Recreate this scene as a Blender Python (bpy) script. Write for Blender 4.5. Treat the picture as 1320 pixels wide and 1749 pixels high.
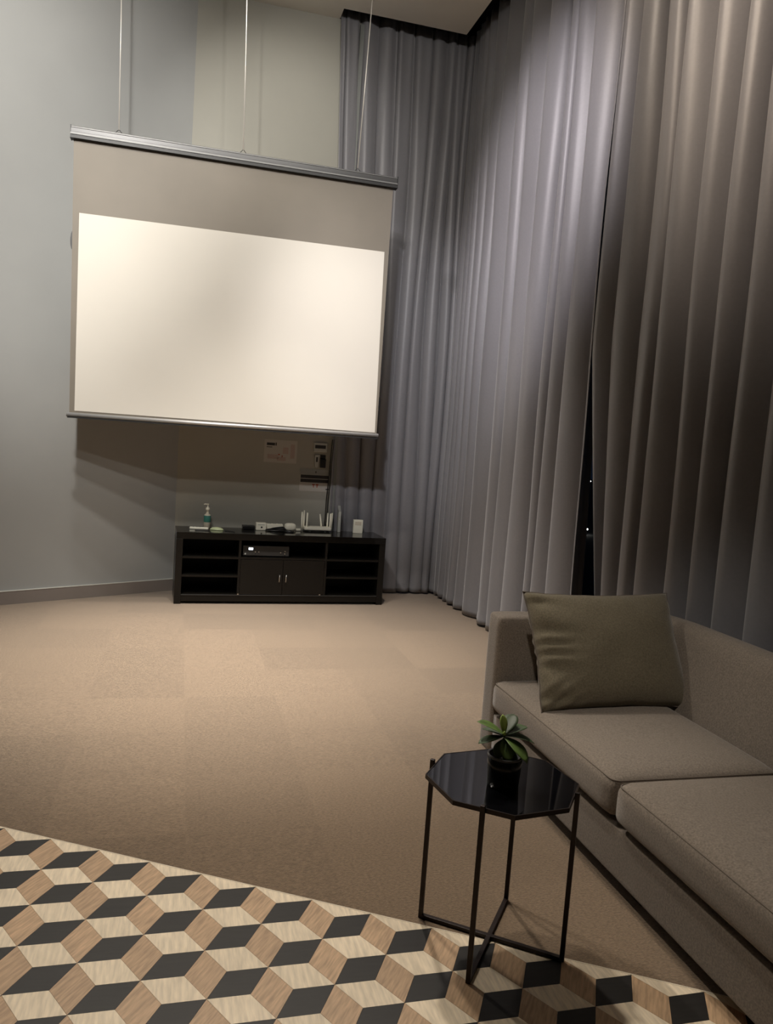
import bpy, bmesh, math, random
from mathutils import Vector, Matrix, Euler
from mathutils import noise as mnoise
PI = math.pi
for o in list(bpy.data.objects):
    bpy.data.objects.remove(o)
scene = bpy.context.scene
C = scene.collection

# ------------------------------------------------------------------ camera
F_PX, PITCH, ROLL, YAW = 1335.8, 0.0928216, -0.0699535, math.radians(15.0)
def cam_axes():
    cp, sp = math.cos(PITCH), math.sin(PITCH)
    right = Vector((1, 0, 0)); fwd = Vector((0, cp, -sp)); down = Vector((0, -sp, -cp))
    c, s = math.cos(ROLL), math.sin(ROLL)
    r = c * right + s * down; d = -s * right + c * down
    M = Matrix.Rotation(-YAW, 3, 'Z')
    return M @ r, M @ d, M @ fwd
cr_, cd_, cf_ = cam_axes()
cam_data = bpy.data.cameras.new('camera')
cam = bpy.data.objects.new('camera', cam_data); C.objects.link(cam)
m = Matrix.Identity(4)
for i in range(3):
    m[i][0] = cr_[i]; m[i][1] = -cd_[i]; m[i][2] = -cf_[i]
m.translation = Vector((0, 0, 1.5))
cam.matrix_world = m
cam_data.sensor_fit = 'VERTICAL'; cam_data.sensor_height = 36.0
cam_data.lens = F_PX / 1749.0 * 36.0
cam_data.clip_start = 0.05; cam_data.clip_end = 300
scene.camera = cam

# ------------------------------------------------------------------ world
w = bpy.data.worlds.new('night'); scene.world = w; w.use_nodes = True
w.node_tree.nodes['Background'].inputs[0].default_value = (0.010, 0.018, 0.035, 1)
w.node_tree.nodes['Background'].inputs[1].default_value = 0.35

# ------------------------------------------------------------------ lights and exposure
scene.view_settings.view_transform = 'Standard'
scene.view_settings.look = 'None'
scene.view_settings.exposure = 0.0
scene.view_settings.gamma = 1.0
scene.view_settings.use_curve_mapping = False

def spot(name, loc, target, energy, angle, blend=0.8, color=(1, 0.86, 0.70), size=0.09):
    l = bpy.data.lights.new(name, 'SPOT'); l.energy = energy; l.spot_size = math.radians(angle)
    l.spot_blend = blend; l.color = color; l.shadow_soft_size = size
    o = bpy.data.objects.new(name, l); C.objects.link(o); o.location = loc
    d = Vector(target) - Vector(loc)
    o.rotation_euler = d.to_track_quat('-Z', 'Y').to_euler()
    return o
LIGHTS = [
    # name, location, target, watts, cone, blend, colour
    ('spot_r1s_b', (-0.84, 3.8, 5.05), (0.35, 6.4, 2.0), 150, 62, 1.0, (1, 0.955, 0.89)),
    ('spot_r1s_c', (-0.84, 2.66, 5.05), (0.35, 6.4, 2.0), 174, 62, 1.0, (1, 0.955, 0.89)),
    ('spot_r1s_e', (-0.84, -0.35, 5.05), (0.40, 6.4, 2.2), 225, 34, 1.0, (1, 0.955, 0.89)),
    ('spot_r2n_a', (1.2, 5.4, 5.05), (1.2, 5.4, 0), 671, 60, 1.0, (1, 0.92, 0.86)),
    ('spot_r0c_z', (-0.84, 2.66, 5.05), (-1.6, 6.3, 3.6), 331, 60, 1.0, (1, 0.955, 0.89)),
    ('spot_bw_a', (0.3, 5.7, 5.05), (0.7, 7.2, 3.9), 45, 80, 1.0, (1, 0.955, 0.89)),  # added to brighten the upper back wall, no known lamp
    ('spot_bw_c', (0.9, 2.2, 5.05), (1.3, 7.2, 4.0), 250, 50, 1.0, (1, 0.955, 0.89)),  # added wash for the back wall above the screen
    ('spot_tl_3', (0.3, 4.2, 5.05), (0.3, 1.6, 0), 230, 50, 1.0, (1, 0.91, 0.80)),
    ('spot_lw_1', (-0.84, 1.06, 5.05), (-1.6, 6.3, 3.7), 980, 50, 1.0, (1, 0.965, 0.92)),
    ('spot_lw_2', (-0.84, 3.8, 5.05), (-1.6, 6.3, 3.6), 78, 60, 1.0, (1, 0.955, 0.89)),
    ('spot_sf_d', (-0.84, -0.35, 5.05), (1.85, 2.95, 0.60), 400, 18, 1.0, (1, 0.92, 0.82)),  # added fill for the pillow front and sofa arm
    ('spot_fl_c', (-0.84, 5.47, 5.05), (-0.6, 4.9, 0), 229, 64, 1.0, (1, 0.955, 0.89)),
    ('spot_fl_e', (-0.84, 4.6, 5.05), (-0.3, 5.0, 0), 1049, 50, 1.0, (1, 0.955, 0.89)),
    ('spot_r0c_v', (0.4, 4.2, 5.05), (2.5, 3.6, 4.4), 152, 80, 1.0, (1, 0.84, 0.68)),
    ('spot_r0c_t', (-0.84, 3.8, 5.05), (2.5, 5.6, 3.4), 720, 40, 1.0, (1, 0.92, 0.95)),
    ('spot_r1c_e', (-0.84, -0.35, 5.05), (2.0, 7.2, 2.1), 997, 22, 1.0, (0.97, 0.96, 1)),
    ('spot_r1s_d', (-0.84, 1.06, 5.05), (0.3, 6.7, 1.4), 165, 36, 1.0, (1, 0.955, 0.89)),
    ('spot_r0c_s', (-0.3, 3.0, 5.05), (2.5, 3.1, 3.5), 350, 44, 1.0, (1, 0.82, 0.65)),
    ('spot_bw_e', (-0.84, 1.06, 5.05), (0.9, 7.2, 3.9), 487, 24, 1.0, (1, 0.955, 0.89)),  # added beam to lift the right part of the back wall
    ('spot_fl_f', (0.4, 4.9, 5.05), (0.6, 5.1, 0), 1107, 55, 1.0, (1, 0.955, 0.89)),  # added to brighten the far right carpet, no known lamp
    ('spot_fl_g', (-0.84, 3.8, 5.05), (0.6, 5.6, 0), 99, 50, 1.0, (1, 0.955, 0.89)),
    ('spot_tl_2', (1.0, 4.9, 5.05), (0.4, 1.8, 0), 340, 44, 1.0, (1, 0.90, 0.78)),
    ('spot_tl_1', (-0.84, 5.3, 5.05), (0.5, 1.7, 0), 190, 40, 1.0, (1, 0.91, 0.80)),
    ('spot_sofa', (-0.84, 5.0, 5.05), (2.0, 2.2, 0.35), 250, 23, 1.0, (1, 0.93, 0.84)),
    ('spot_wall_low', (-0.84, 3.8, 5.05), (-1.7, 6.35, 0.5), 200, 42, 1.0, (1, 0.97, 0.93)),  # added to lift the dark lower left wall
]
for a in LIGHTS:
    spot(*a)

# ------------------------------------------------------------------ materials
def lin(c):
    return tuple(((v / 255) / 12.92 if v / 255 <= 0.04045 else ((v / 255 + 0.055) / 1.055) ** 2.4) for v in c)
def mat(name, col, rough=0.6, metal=0.0, spec=0.5, noise=0.0, nscale=20, bump=0.0, bscale=200, sheen=0.0,
        stretch=None, emit=None, estr=0, trans=0.0, rand=0.0, coat=0.0, alpha=1.0):
    mt = bpy.data.materials.new(name); mt.use_nodes = True
    nt = mt.node_tree; b = nt.nodes['Principled BSDF']
    c = (*col, 1)
    b.inputs['Base Color'].default_value = c
    b.inputs['Roughness'].default_value = rough; b.inputs['Metallic'].default_value = metal
    b.inputs['Specular IOR Level'].default_value = spec
    if sheen:
        b.inputs['Sheen Weight'].default_value = sheen; b.inputs['Sheen Tint'].default_value = (*[min(1, v * 2.2 / max(col)) for v in col], 1); b.inputs['Sheen Roughness'].default_value = 0.4
    if coat:
        b.inputs['Coat Weight'].default_value = coat; b.inputs['Coat Roughness'].default_value = 0.1
    if trans: b.inputs['Transmission Weight'].default_value = trans
    if emit:
        b.inputs['Emission Color'].default_value = (*emit, 1); b.inputs['Emission Strength'].default_value = estr
    tc = nt.nodes.new('ShaderNodeTexCoord'); mp = nt.nodes.new('ShaderNodeMapping')
    nt.links.new(tc.outputs['Object'], mp.inputs[0])
    if stretch: mp.inputs['Scale'].default_value = stretch
    src = None
    if noise:
        n = nt.nodes.new('ShaderNodeTexNoise'); n.inputs['Scale'].default_value = nscale; n.inputs['Detail'].default_value = 6
        nt.links.new(mp.outputs[0], n.inputs['Vector'])
        mr = nt.nodes.new('ShaderNodeMapRange'); mr.inputs[1].default_value = 0.3; mr.inputs[2].default_value = 0.7
        mr.inputs[3].default_value = 1 - noise; mr.inputs[4].default_value = 1 + noise
        nt.links.new(n.outputs['Fac'], mr.inputs[0]); src = mr.outputs[0]
    if rand:
        oi = nt.nodes.new('ShaderNodeObjectInfo'); mr = nt.nodes.new('ShaderNodeMapRange')
        mr.inputs[3].default_value = 1 - rand; mr.inputs[4].default_value = 1 + rand
        nt.links.new(oi.outputs['Random'], mr.inputs[0])
        if src:
            mm = nt.nodes.new('ShaderNodeMath'); mm.operation = 'MULTIPLY'
            nt.links.new(src, mm.inputs[0]); nt.links.new(mr.outputs[0], mm.inputs[1]); src = mm.outputs[0]
            # shift the grain from piece to piece
            cmb = nt.nodes.new('ShaderNodeCombineXYZ'); mu = nt.nodes.new('ShaderNodeMath'); mu.operation = 'MULTIPLY'
            mu.inputs[1].default_value = 37.0; nt.links.new(oi.outputs['Random'], mu.inputs[0])
            nt.links.new(mu.outputs[0], cmb.inputs[2]); nt.links.new(cmb.outputs[0], mp.inputs['Location'])
        else: src = mr.outputs[0]
    if src:
        vm = nt.nodes.new('ShaderNodeVectorMath'); vm.operation = 'SCALE'; vm.inputs[0].default_value = col
        nt.links.new(src, vm.inputs['Scale']); nt.links.new(vm.outputs[0], b.inputs['Base Color'])
    if bump:
        n2 = nt.nodes.new('ShaderNodeTexNoise'); n2.inputs['Scale'].default_value = bscale; n2.inputs['Detail'].default_value = 3
        nt.links.new(tc.outputs['Object'], n2.inputs['Vector'])
        bp = nt.nodes.new('ShaderNodeBump'); bp.inputs['Strength'].default_value = bump; bp.inputs['Distance'].default_value = 0.002
        nt.links.new(n2.outputs['Fac'], bp.inputs['Height']); nt.links.new(bp.outputs[0], b.inputs['Normal'])
    return mt
M = {}
M['wall_left'] = mat('wall_left_paint', (.33, .335, .325), .85, noise=.03, nscale=2, bump=.08, bscale=120)  # cooler than the back wall: light tint put into the colour
M['wall'] = mat('wall_paint', (.36, .35, .305), .85, noise=.03, nscale=2, bump=.08, bscale=120)  # warm light on the back wall is put into this colour
M['wall_dark'] = mat('dark_wall_paint', (.08, .075, .07), .85)  # unseen walls, toned dark to cut bounce light
M['ceiling'] = mat('ceiling_paint', (.78, .75, .68), .9, noise=.03, nscale=2)
M['pocket'] = mat('pocket_black', (.015, .015, .02), .9)  # shade inside the unlit pocket, painted as black
M['base'] = mat('baseboard_vinyl', (.22, .19, .17), .5)
M['base_lip'] = mat('baseboard_lip', (.55, .55, .50), .5)
M['carpet'] = mat('carpet_pile', (.218, .155, .100), .95, spec=.1, noise=.30, nscale=90, bump=.8, bscale=220, sheen=1.0, rand=.075, stretch=(1, 1.6, 1))
M['tile_light'] = mat('tile_pale_oak', (.86, .73, .54), .45, noise=.16, nscale=14, stretch=(1, 7, 1), rand=.06)
M['tile_tan'] = mat('tile_tan_oak', (.53, .355, .212), .45, noise=.24, nscale=16, stretch=(1, 8, 1), rand=.08)
M['tile_black'] = mat('tile_black_oak', (.019, .0175, .016), .45, spec=.35, noise=.16, nscale=14, stretch=(1, 7, 1), rand=.08)
M['grout'] = mat('grout', (.30, .24, .17), .8)
M['trim'] = mat('floor_trim', (.84, .74, .58), .5)
M['curtain'] = mat('curtain_satin', (.215, .212, .225), .42, spec=.45, noise=.03, nscale=60, bump=.12, bscale=900, sheen=.35)
M['curtain_in'] = M['curtain']
M['black_wood'] = mat('black_brown_laminate', (.007, .006, .005), .30, noise=.25, nscale=20, stretch=(1, 12, 12), spec=.28)
M['black_in'] = mat('black_inside', (.006, .005, .005), .6)
M['metal'] = mat('brushed_metal', (.55, .54, .52), .3, metal=1)
M['rail'] = mat('rail_grey', (.075, .075, .075), .4, metal=.5, spec=.3)
M['rail_light'] = mat('rail_silver', (.17, .17, .165), .5, metal=.4)
M['bar'] = mat('bar_silver', (.42, .41, .40), .45, metal=.5)
M['rail_black'] = mat('rail_black', (.012, .012, .012), .5)
M['mask'] = mat('screen_black_drop', (.20, .175, .140), .6, noise=.05, nscale=3, sheen=.3)  # black cloth; the glare on it is put into this grey-brown
M['white'] = mat('screen_white', (.69, .655, .585), .8, noise=.012, nscale=2)
M['wire'] = mat('steel_wire', (.75, .72, .66), .35, metal=.3)
M['sofa'] = mat('sofa_weave', (.225, .188, .152), .9, spec=.15, noise=.26, nscale=160, bump=.5, bscale=700, sheen=.35)
M['pillow'] = mat('pillow_weave', (.160, .136, .092), .9, spec=.15, noise=.22, nscale=160, bump=.5, bscale=700, sheen=.3)
M['seam'] = mat('sofa_seam', (.15, .122, .097), .9)
M['foot'] = mat('foot_black', (.01, .01, .01), .5)
M['glass_black'] = mat('black_glass', (.004, .004, .005), .03, spec=.6)
M['frame'] = mat('dark_bronze_metal', (.018, .010, .008), .4, metal=.4)
M['pot'] = mat('black_pot', (.006, .006, .006), .25)
M['pot_rim'] = mat('pot_rim', (.10, .10, .10), .15)
M['leaf'] = mat('leaf_green', (.10, .17, .035), .55, noise=.3, nscale=30, rand=.25)
M['leaf_dark'] = mat('leaf_dark', (.055, .095, .035), .55, noise=.3, nscale=30, rand=.25)
M['leaf_new'] = mat('leaf_new', (.34, .46, .10), .4)
M['soil'] = mat('soil', (.015, .011, .008), .95)
M['white_plastic'] = mat('white_plastic', (.93, .90, .76), .4)
M['grey_plastic'] = mat('grey_plastic', (.42, .43, .40), .4)
M['black_plastic'] = mat('black_plastic', (.01, .01, .01), .35)
M['teal'] = mat('teal_label', (.05, .22, .18), .4)
M['lime'] = mat('pale_lime', (.55, .62, .36), .4)
M['cream'] = mat('cream_label', (.72, .65, .52), .5)
M['paper'] = mat('paper', (.46, .44, .40), .6)  # white sheet darkened: shade under the screen put into the colour
M['paper_grey'] = mat('paper_grey', (.30, .31, .29), .6)
M['ink'] = mat('ink', (.02, .02, .022), .6)
M['ink_red'] = mat('ink_red', (.35, .06, .03), .6)
M['ink_pink'] = mat('ink_pink', (.42, .33, .29), .6)
M['display'] = mat('lit_display', (.8, .85, .9), .4, emit=(.85, .92, 1), estr=3.0)
M['window_frame'] = mat('window_frame', (.02, .02, .02), .4)
M['pane'] = mat('window_glass', (.8, .85, .9), .0, trans=1.0)
M['city'] = mat('city_lamp', (1, .95, .85), .5, emit=(1, .93, .8), estr=60)
M['conduit'] = mat('grey_conduit', (.20, .21, .20), .5)

# ------------------------------------------------------------------ helpers
def link(name, bm, mt, parent=None, smooth=False, bevel=0, loc=None, kind=None, label=None):
    me = bpy.data.meshes.new(name); bm.normal_update(); bm.to_mesh(me); bm.free()
    ms = mt if isinstance(mt, (list, tuple)) else [mt]
    for q in ms: me.materials.append(q)
    if smooth:
        for p in me.polygons: p.use_smooth = True
    o = bpy.data.objects.new(name, me); C.objects.link(o)
    if parent is not None: o.parent = parent
    if loc is not None: o.location = loc
    if bevel:
        b = o.modifiers.new('bevel', 'BEVEL'); b.width = bevel; b.segments = 2; b.limit_method = 'ANGLE'
    if kind: o['kind'] = kind
    if label: o['label'] = label
    return o
def thing(name, label, cat, loc=(0, 0, 0), rz=0, group=None):
    o = bpy.data.objects.new(name, None); C.objects.link(o); o.empty_display_size = .05
    o.location = loc; o.rotation_euler = (0, 0, rz); o['label'] = label; o['category'] = cat
    if group: o['group'] = group
    return o
def tag(o, label, cat, group=None):
    o['label'] = label; o['category'] = cat
    if group: o['group'] = group
    return o
def struct(name, bm, mt, label, cat, **k):
    o = link(name, bm, mt, **k); o['kind'] = 'structure'; o['label'] = label; o['category'] = cat
    return o
def box(bm, x0, x1, y0, y1, z0, z1, mi=0):
    v = [bm.verts.new(p) for p in ((x0, y0, z0), (x1, y0, z0), (x1, y1, z0), (x0, y1, z0), (x0, y0, z1), (x1, y0, z1), (x1, y1, z1), (x0, y1, z1))]
    for f in ((3, 2, 1, 0), (4, 5, 6, 7), (0, 1, 5, 4), (1, 2, 6, 5), (2, 3, 7, 6), (3, 0, 4, 7)):
        q = bm.faces.new([v[i] for i in f]); q.material_index = mi
    return bm
def bx(*a):
    return box(bmesh.new(), *a)
def prism(bm, pts, z0, z1, mi=0):
    a = [bm.verts.new((x, y, z0)) for x, y in pts]; b = [bm.verts.new((x, y, z1)) for x, y in pts]
    n = len(pts)
    area = sum(pts[i][0] * pts[(i + 1) % n][1] - pts[(i + 1) % n][0] * pts[i][1] for i in range(n))
    if area < 0: a.reverse(); b.reverse()
    bm.faces.new(b).material_index = mi; bm.faces.new(a[::-1]).material_index = mi
    for i in range(n):
        bm.faces.new((a[i], a[(i + 1) % n], b[(i + 1) % n], b[i])).material_index = mi
    return bm
def lathe(bm, prof, n=24, c=(0, 0, 0), cap=True):
    rings = []
    for r, z in prof:
        rings.append([bm.verts.new((c[0] + r * math.cos(2 * PI * k / n), c[1] + r * math.sin(2 * PI * k / n), c[2] + z)) for k in range(n)])
    for a, b in zip(rings, rings[1:]):
        for k in range(n): bm.faces.new((a[k], a[(k + 1) % n], b[(k + 1) % n], b[k]))
    if cap:
        bm.faces.new(rings[0][::-1]); bm.faces.new(rings[-1])
    return bm
def tube(bm, pts, r, n=8, square=False):
    pts = [Vector(p) for p in pts]; rings = []
    for i, p in enumerate(pts):
        t = (pts[min(i + 1, len(pts) - 1)] - pts[max(i - 1, 0)]).normalized()
        up = Vector((0, 0, 1)) if abs(t.z) < .9 else Vector((1, 0, 0))
        s = t.cross(up).normalized(); u = s.cross(t).normalized()
        rr = r[i] if isinstance(r, (list, tuple)) else r
        rings.append([bm.verts.new(p + (s * math.cos(2 * PI * k / n + (PI / 4 if square else 0)) + u * math.sin(2 * PI * k / n + (PI / 4 if square else 0))) * rr) for k in range(n)])
    for a, b in zip(rings, rings[1:]):
        for k in range(n): bm.faces.new((a[k], a[(k + 1) % n], b[(k + 1) % n], b[k]))
    bm.faces.new(rings[0][::-1]); bm.faces.new(rings[-1])
    bmesh.ops.recalc_face_normals(bm, faces=bm.faces)
    return bm
def clip(poly, n, d):          # keep the side where n.p <= d
    out = []
    for i in range(len(poly)):
        a, b = poly[i], poly[(i + 1) % len(poly)]
        da, db = n[0] * a[0] + n[1] * a[1] - d, n[0] * b[0] + n[1] * b[1] - d
        if da <= 0: out.append(a)
        if (da < 0 < db) or (db < 0 < da):
            t = da / (da - db); out.append((a[0] + t * (b[0] - a[0]), a[1] + t * (b[1] - a[1])))
    return out
def px_of(x, y, z):
    d = Vector((x, y, z - 1.5)); f = d.dot(cf_)
    if f <= 0: return (-9999, -9999)
    return (660 + F_PX * d.dot(cr_) / f, 874.5 + F_PX * d.dot(cd_) / f)

# ------------------------------------------------------------------ room shell
YW = 7.25                 # face of the back wall
ZC = 5.175                # ceiling
A28 = math.radians(27.8)
LX0, LY0 = -3.6, YW - 3.58 * math.tan(A28)      # far end of the slanting left wall
def wall_strip(name, a, b, z0, z1, th, mt, label, side=1):
    a = Vector(a); b = Vector(b); d = (b - a).normalized(); n = Vector((-d.y, d.x)) * th * side
    return struct(name, prism(bmesh.new(), [tuple(a), tuple(b), tuple(b + n), tuple(a + n)], z0, z1), mt, label, 'wall')
wall_strip('wall_left', (LX0, LY0), (-.02, YW), 0, ZC, .12, M['wall_left'], 'pale grey slanting wall left of the screen')
struct('wall_back', bx(-.02, 1.42, YW, YW + .15, 0, ZC), M['wall'], 'warm grey wall straight behind the black cabinet and the screen', 'wall')
wall_strip('wall_side', (LX0, -2.6), (LX0, LY0), 0, ZC, .12, M['wall_dark'], 'dark side wall beyond the left edge of the photo')
wall_strip('wall_rear', (3.05, -2.6), (LX0, -2.6), 0, ZC, .12, M['wall_dark'], 'dark wall behind the viewer, outside the photo')
# ceiling with an L-shaped curtain pocket: front lip at Y 7.07, side lip at X 2.31
PX0, PY0, PX1 = 1.20, 7.07, 2.33
bm = bmesh.new()
box(bm, LX0 - .12, PX1, -2.72, PY0, ZC, ZC + .3)
box(bm, LX0 - .12, PX0, PY0, YW + .4, ZC, ZC + .3)
struct('ceiling', bm, M['ceiling'], 'plain grey ceiling cut back for the curtain pocket', 'ceiling')
bm = bmesh.new()
box(bm, PX0 - .02, 3.05, PY0 - .02, 7.85, ZC + .3, ZC + .34); box(bm, PX1 - .02, 3.05, -2.72, PY0, ZC + .3, ZC + .34)
box(bm, PX0 - .001, PX0 + .004, PY0, YW, ZC + .002, ZC + .3)
box(bm, PX0, PX1, PY0 - .001, PY0 + .004, ZC + .002, ZC + .3)
box(bm, PX1 - .001, PX1 + .004, -2.72, PY0, ZC + .002, ZC + .3)
struct('trim_1', bm, M['pocket'], 'black curtain pocket recessed in the ceiling corner', 'trim')
# baseboards
def baseboard(name, a, b, label):
    a = Vector(a); b = Vector(b); d = (b - a).normalized(); n = Vector((d.y, -d.x))
    bm = bmesh.new()
    prism(bm, [tuple(a), tuple(b), tuple(b + n * .012), tuple(a + n * .012)], 0, .104)
    prism(bm, [tuple(a), tuple(b), tuple(b + n * .014), tuple(a + n * .014)], .104, .110, 1)
    return struct(name, bm, [M['base'], M['base_lip']], label, 'baseboard')
baseboard('baseboard_left', (LX0, LY0), (-.02, YW), 'brown-grey vinyl baseboard with a pale top lip along the slanting wall')
baseboard('baseboard_back', (-.02, YW), (1.42, YW), 'brown-grey vinyl baseboard behind the black cabinet')
struct('trim_2', bx(1.385, 1.422, YW - .03, YW, 0, ZC - .02), M['conduit'], 'slim grey vertical trim at the end of the back wall, beside the dark curtain', 'trim')

# ------------------------------------------------------------------ floor: carpet tiles and rhombus tiles
L = 0.1985; U = (L * math.cos(-PI / 6), L * math.sin(-PI / 6)); V = (0.0, -L); O = (-.386, 2.858)
NB = (math.sin(PI / 6), math.cos(PI / 6)); DB = NB[0] * O[0] + NB[1] * O[1] + .001    # border between carpet and tiles
fl = struct('floor', bx(-3.72, 3.05, -2.72, 7.85, -.12, -.012), M['grout'], 'floor of brown carpet tiles meeting a patterned rhombus tile area', 'floor')
rnd = random.Random(5)
full = {}
def carpet_mesh(poly, cx, cy):
    bm = bmesh.new(); prism(bm, [(x - cx, y - cy) for x, y in poly], -.011, 0.0)
    me = bpy.data.meshes.new('carpet_tile'); bm.to_mesh(me); bm.free(); me.materials.append(M['carpet']); return me
sq = None
TRW = .006
for i in range(-8, 6):
    for j in range(-6, 7):
        x0, y0 = .08 + .5 * i, 4.34 + .5 * j
        g = .0
        p = [(x0 + g, y0 + g), (x0 + .5 - g, y0 + g), (x0 + .5 - g, y0 + .5 - g), (x0 + g, y0 + .5 - g)]
        q = clip(p, (-NB[0], -NB[1]), -(DB + TRW))
        q = clip(q, (-1, 0), 3.6) if q else q
        q = clip(q, (1, 0), 3.0) if q else q
        if q:   # cut along the slanting wall
            q = clip(q, (-math.sin(A28), math.cos(A28)), -math.sin(A28) * (-.02) + math.cos(A28) * YW + .02)
        if not q or len(q) < 3: continue
        cx, cy = x0 + .25, y0 + .25
        if len(q) == 4 and q == p:
            if sq is None: sq = carpet_mesh(p, cx, cy)
            me = sq
        else: me = carpet_mesh(q, cx, cy)
        o = bpy.data.objects.new('carpet_tile', me); C.objects.link(o); o.parent = fl; o.location = (cx, cy, 0)
def rhomb(i, j, kind):
    a = (O[0] + i * U[0] + j * V[0], O[1] + i * U[1] + j * V[1])
    d = U if kind == 0 else ((U[0] - V[0], U[1] - V[1]) if kind == 1 else V)
    c = (a[0] + d[0] / 2, a[1] + d[1] / 2)
    h = L / math.sqrt(3) / 2; n = (-d[1] / L * h, d[0] / L * h)
    k = .992
    P = [(c[0] - d[0] / 2 * k, c[1] - d[1] / 2 * k), (c[0] + n[0] * k, c[1] + n[1] * k), (c[0] + d[0] / 2 * k, c[1] + d[1] / 2 * k), (c[0] - n[0] * k, c[1] - n[1] * k)]
    return c, P, math.atan2(d[1], d[0])
MT = ('tile_light', 'tile_black', 'tile_tan')
GR = (math.radians(-60), math.radians(-35), math.radians(-35))  # grain direction relative to the long diagonal
proto = {}
rest = bmesh.new()
for j in range(-1, 30):
    for i in range(-20, 32):
        for kd in (0, 1, 2):
            c, P, ang = rhomb(i, j, kd)
            if not (-3.6 < c[0] < 3.0 and c[1] > -2.7): continue
            q = clip(P, NB, DB)
            if len(q) < 3: continue
            px, py = px_of(c[0], c[1], 0)
            if -45 < px < 1400 and 1380 < py < 1800 and c[0] < 1.95:
                e = ang + GR[kd]
                if len(q) == 4 and all(abs(a[0] - b[0]) + abs(a[1] - b[1]) < 1e-9 for a, b in zip(q, P)):
                    if kd not in proto:
                        bm = bmesh.new(); ce, se = math.cos(-e), math.sin(-e)
                        prism(bm, [((x - c[0]) * ce - (y - c[1]) * se, (x - c[0]) * se + (y - c[1]) * ce) for x, y in q], -.008, 0)
                        me = bpy.data.meshes.new('tile'); bm.to_mesh(me); bm.free(); me.materials.append(M[MT[kd]]); proto[kd] = me
                    me = proto[kd]
                else:
                    bm = bmesh.new(); ce, se = math.cos(-e), math.sin(-e)
                    prism(bm, [((x - c[0]) * ce - (y - c[1]) * se, (x - c[0]) * se + (y - c[1]) * ce) for x, y in q], -.008, 0)
                    me = bpy.data.meshes.new('tile'); bm.to_mesh(me); bm.free(); me.materials.append(M[MT[kd]])
                o = bpy.data.objects.new('tile', me); C.objects.link(o); o.parent = fl
                o.location = (c[0], c[1], 0); o.rotation_euler = (0, 0, e)
            elif not (c[1] > -2.5 and c[0] > -3.5): continue
            else: prism(rest, q, -.008, 0, kd)
link('tile_field', rest, [M[n] for n in MT], fl, kind='stuff')
a = Vector((-3.6, (DB - NB[0] * -3.6) / NB[1])); b = Vector((3.0, (DB - NB[0] * 3.0) / NB[1])); n = Vector(NB)
struct('trim_3', prism(bmesh.new(), [tuple(a + n * .001), tuple(b + n * .001), tuple(b + n * (TRW - .001)), tuple(a + n * (TRW - .001))], -.011, .0002), M['trim'],
       'thin cream edge strip between carpet and rhombus tiles', 'trim')

# ------------------------------------------------------------------ windows behind the curtains
def window(name, a, b, z0, z1, label, nmul):
    r = thing(name, label, 'window'); r['kind'] = 'structure'
    a = Vector((*a, 0)); b = Vector((*b, 0)); d = (b - a); Ln = d.length; d.normalize(); ang = math.atan2(d.y, d.x)
    r.location = a; r.rotation_euler = (0, 0, ang)
    bm = bmesh.new(); box(bm, 0, Ln, 0, .08, z0, z0 + .06); box(bm, 0, Ln, 0, .08, z1 - .06, z1)
    box(bm, 0, .06, 0, .08, z0 + .06, z1 - .06); box(bm, Ln - .06, Ln, 0, .08, z0 + .06, z1 - .06)
    link('window_frame', bm, M['window_frame'], r)
    for k in range(1, nmul):
        x = Ln * k / nmul
        link('mullion', bx(x - .03, x + .03, .003, .077, z0 + .06, z1 - .06), M['window_frame'], r)
    for k in range(nmul):
        x0 = Ln * k / nmul + .03; x1 = Ln * (k + 1) / nmul - .03
        link('pane', bx(x0, x1, .036, .044, z0 + .05, z1 - .05), M['pane'], r)
    return r
window('window_1', (2.93, 7.72), (2.93, -2.6), 0.0, ZC + .3, 'tall dark night window behind the right curtains, seen through the gap', 6)
window('window_2', (1.3, 7.74), (2.93, 7.74), 0.0, ZC + .3, 'tall window hidden behind the curtain beside the screen', 1)
for (px_, py_, dist, lb) in ((1008, 822, 60., 'tiny distant city lamp in the dark curtain gap, the upper of two'), (1003, 904, 55., 'tiny distant city lamp in the dark curtain gap, the lower of two')):
    d = (cf_ + cr_ * ((px_ - 660) / F_PX) + cd_ * ((py_ - 874.5) / F_PX)).normalized()
    p = Vector((0, 0, 1.5)) + d * dist
    t = thing('street_lamp', lb, 'street lamp', (p.x, p.y, p.z - 6), group='far city lamps')
    bm = bmesh.new(); bmesh.ops.create_uvsphere(bm, u_segments=12, v_segments=8, radius=.055)
    link('lamp', bm, M['city'], t, loc=(0, 0, 6))
    link('pole', lathe(bmesh.new(), [(.05, 0), (.03, 5.92)], 8), M['rail_black'], t)
M['ground'] = mat('night_ground', (.01, .01, .012), .9)
struct('ground', bx(3.1, 150, -60, 150, -4.2, -4.0), M['ground'], 'dark ground outside the window at night', 'ground')

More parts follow.
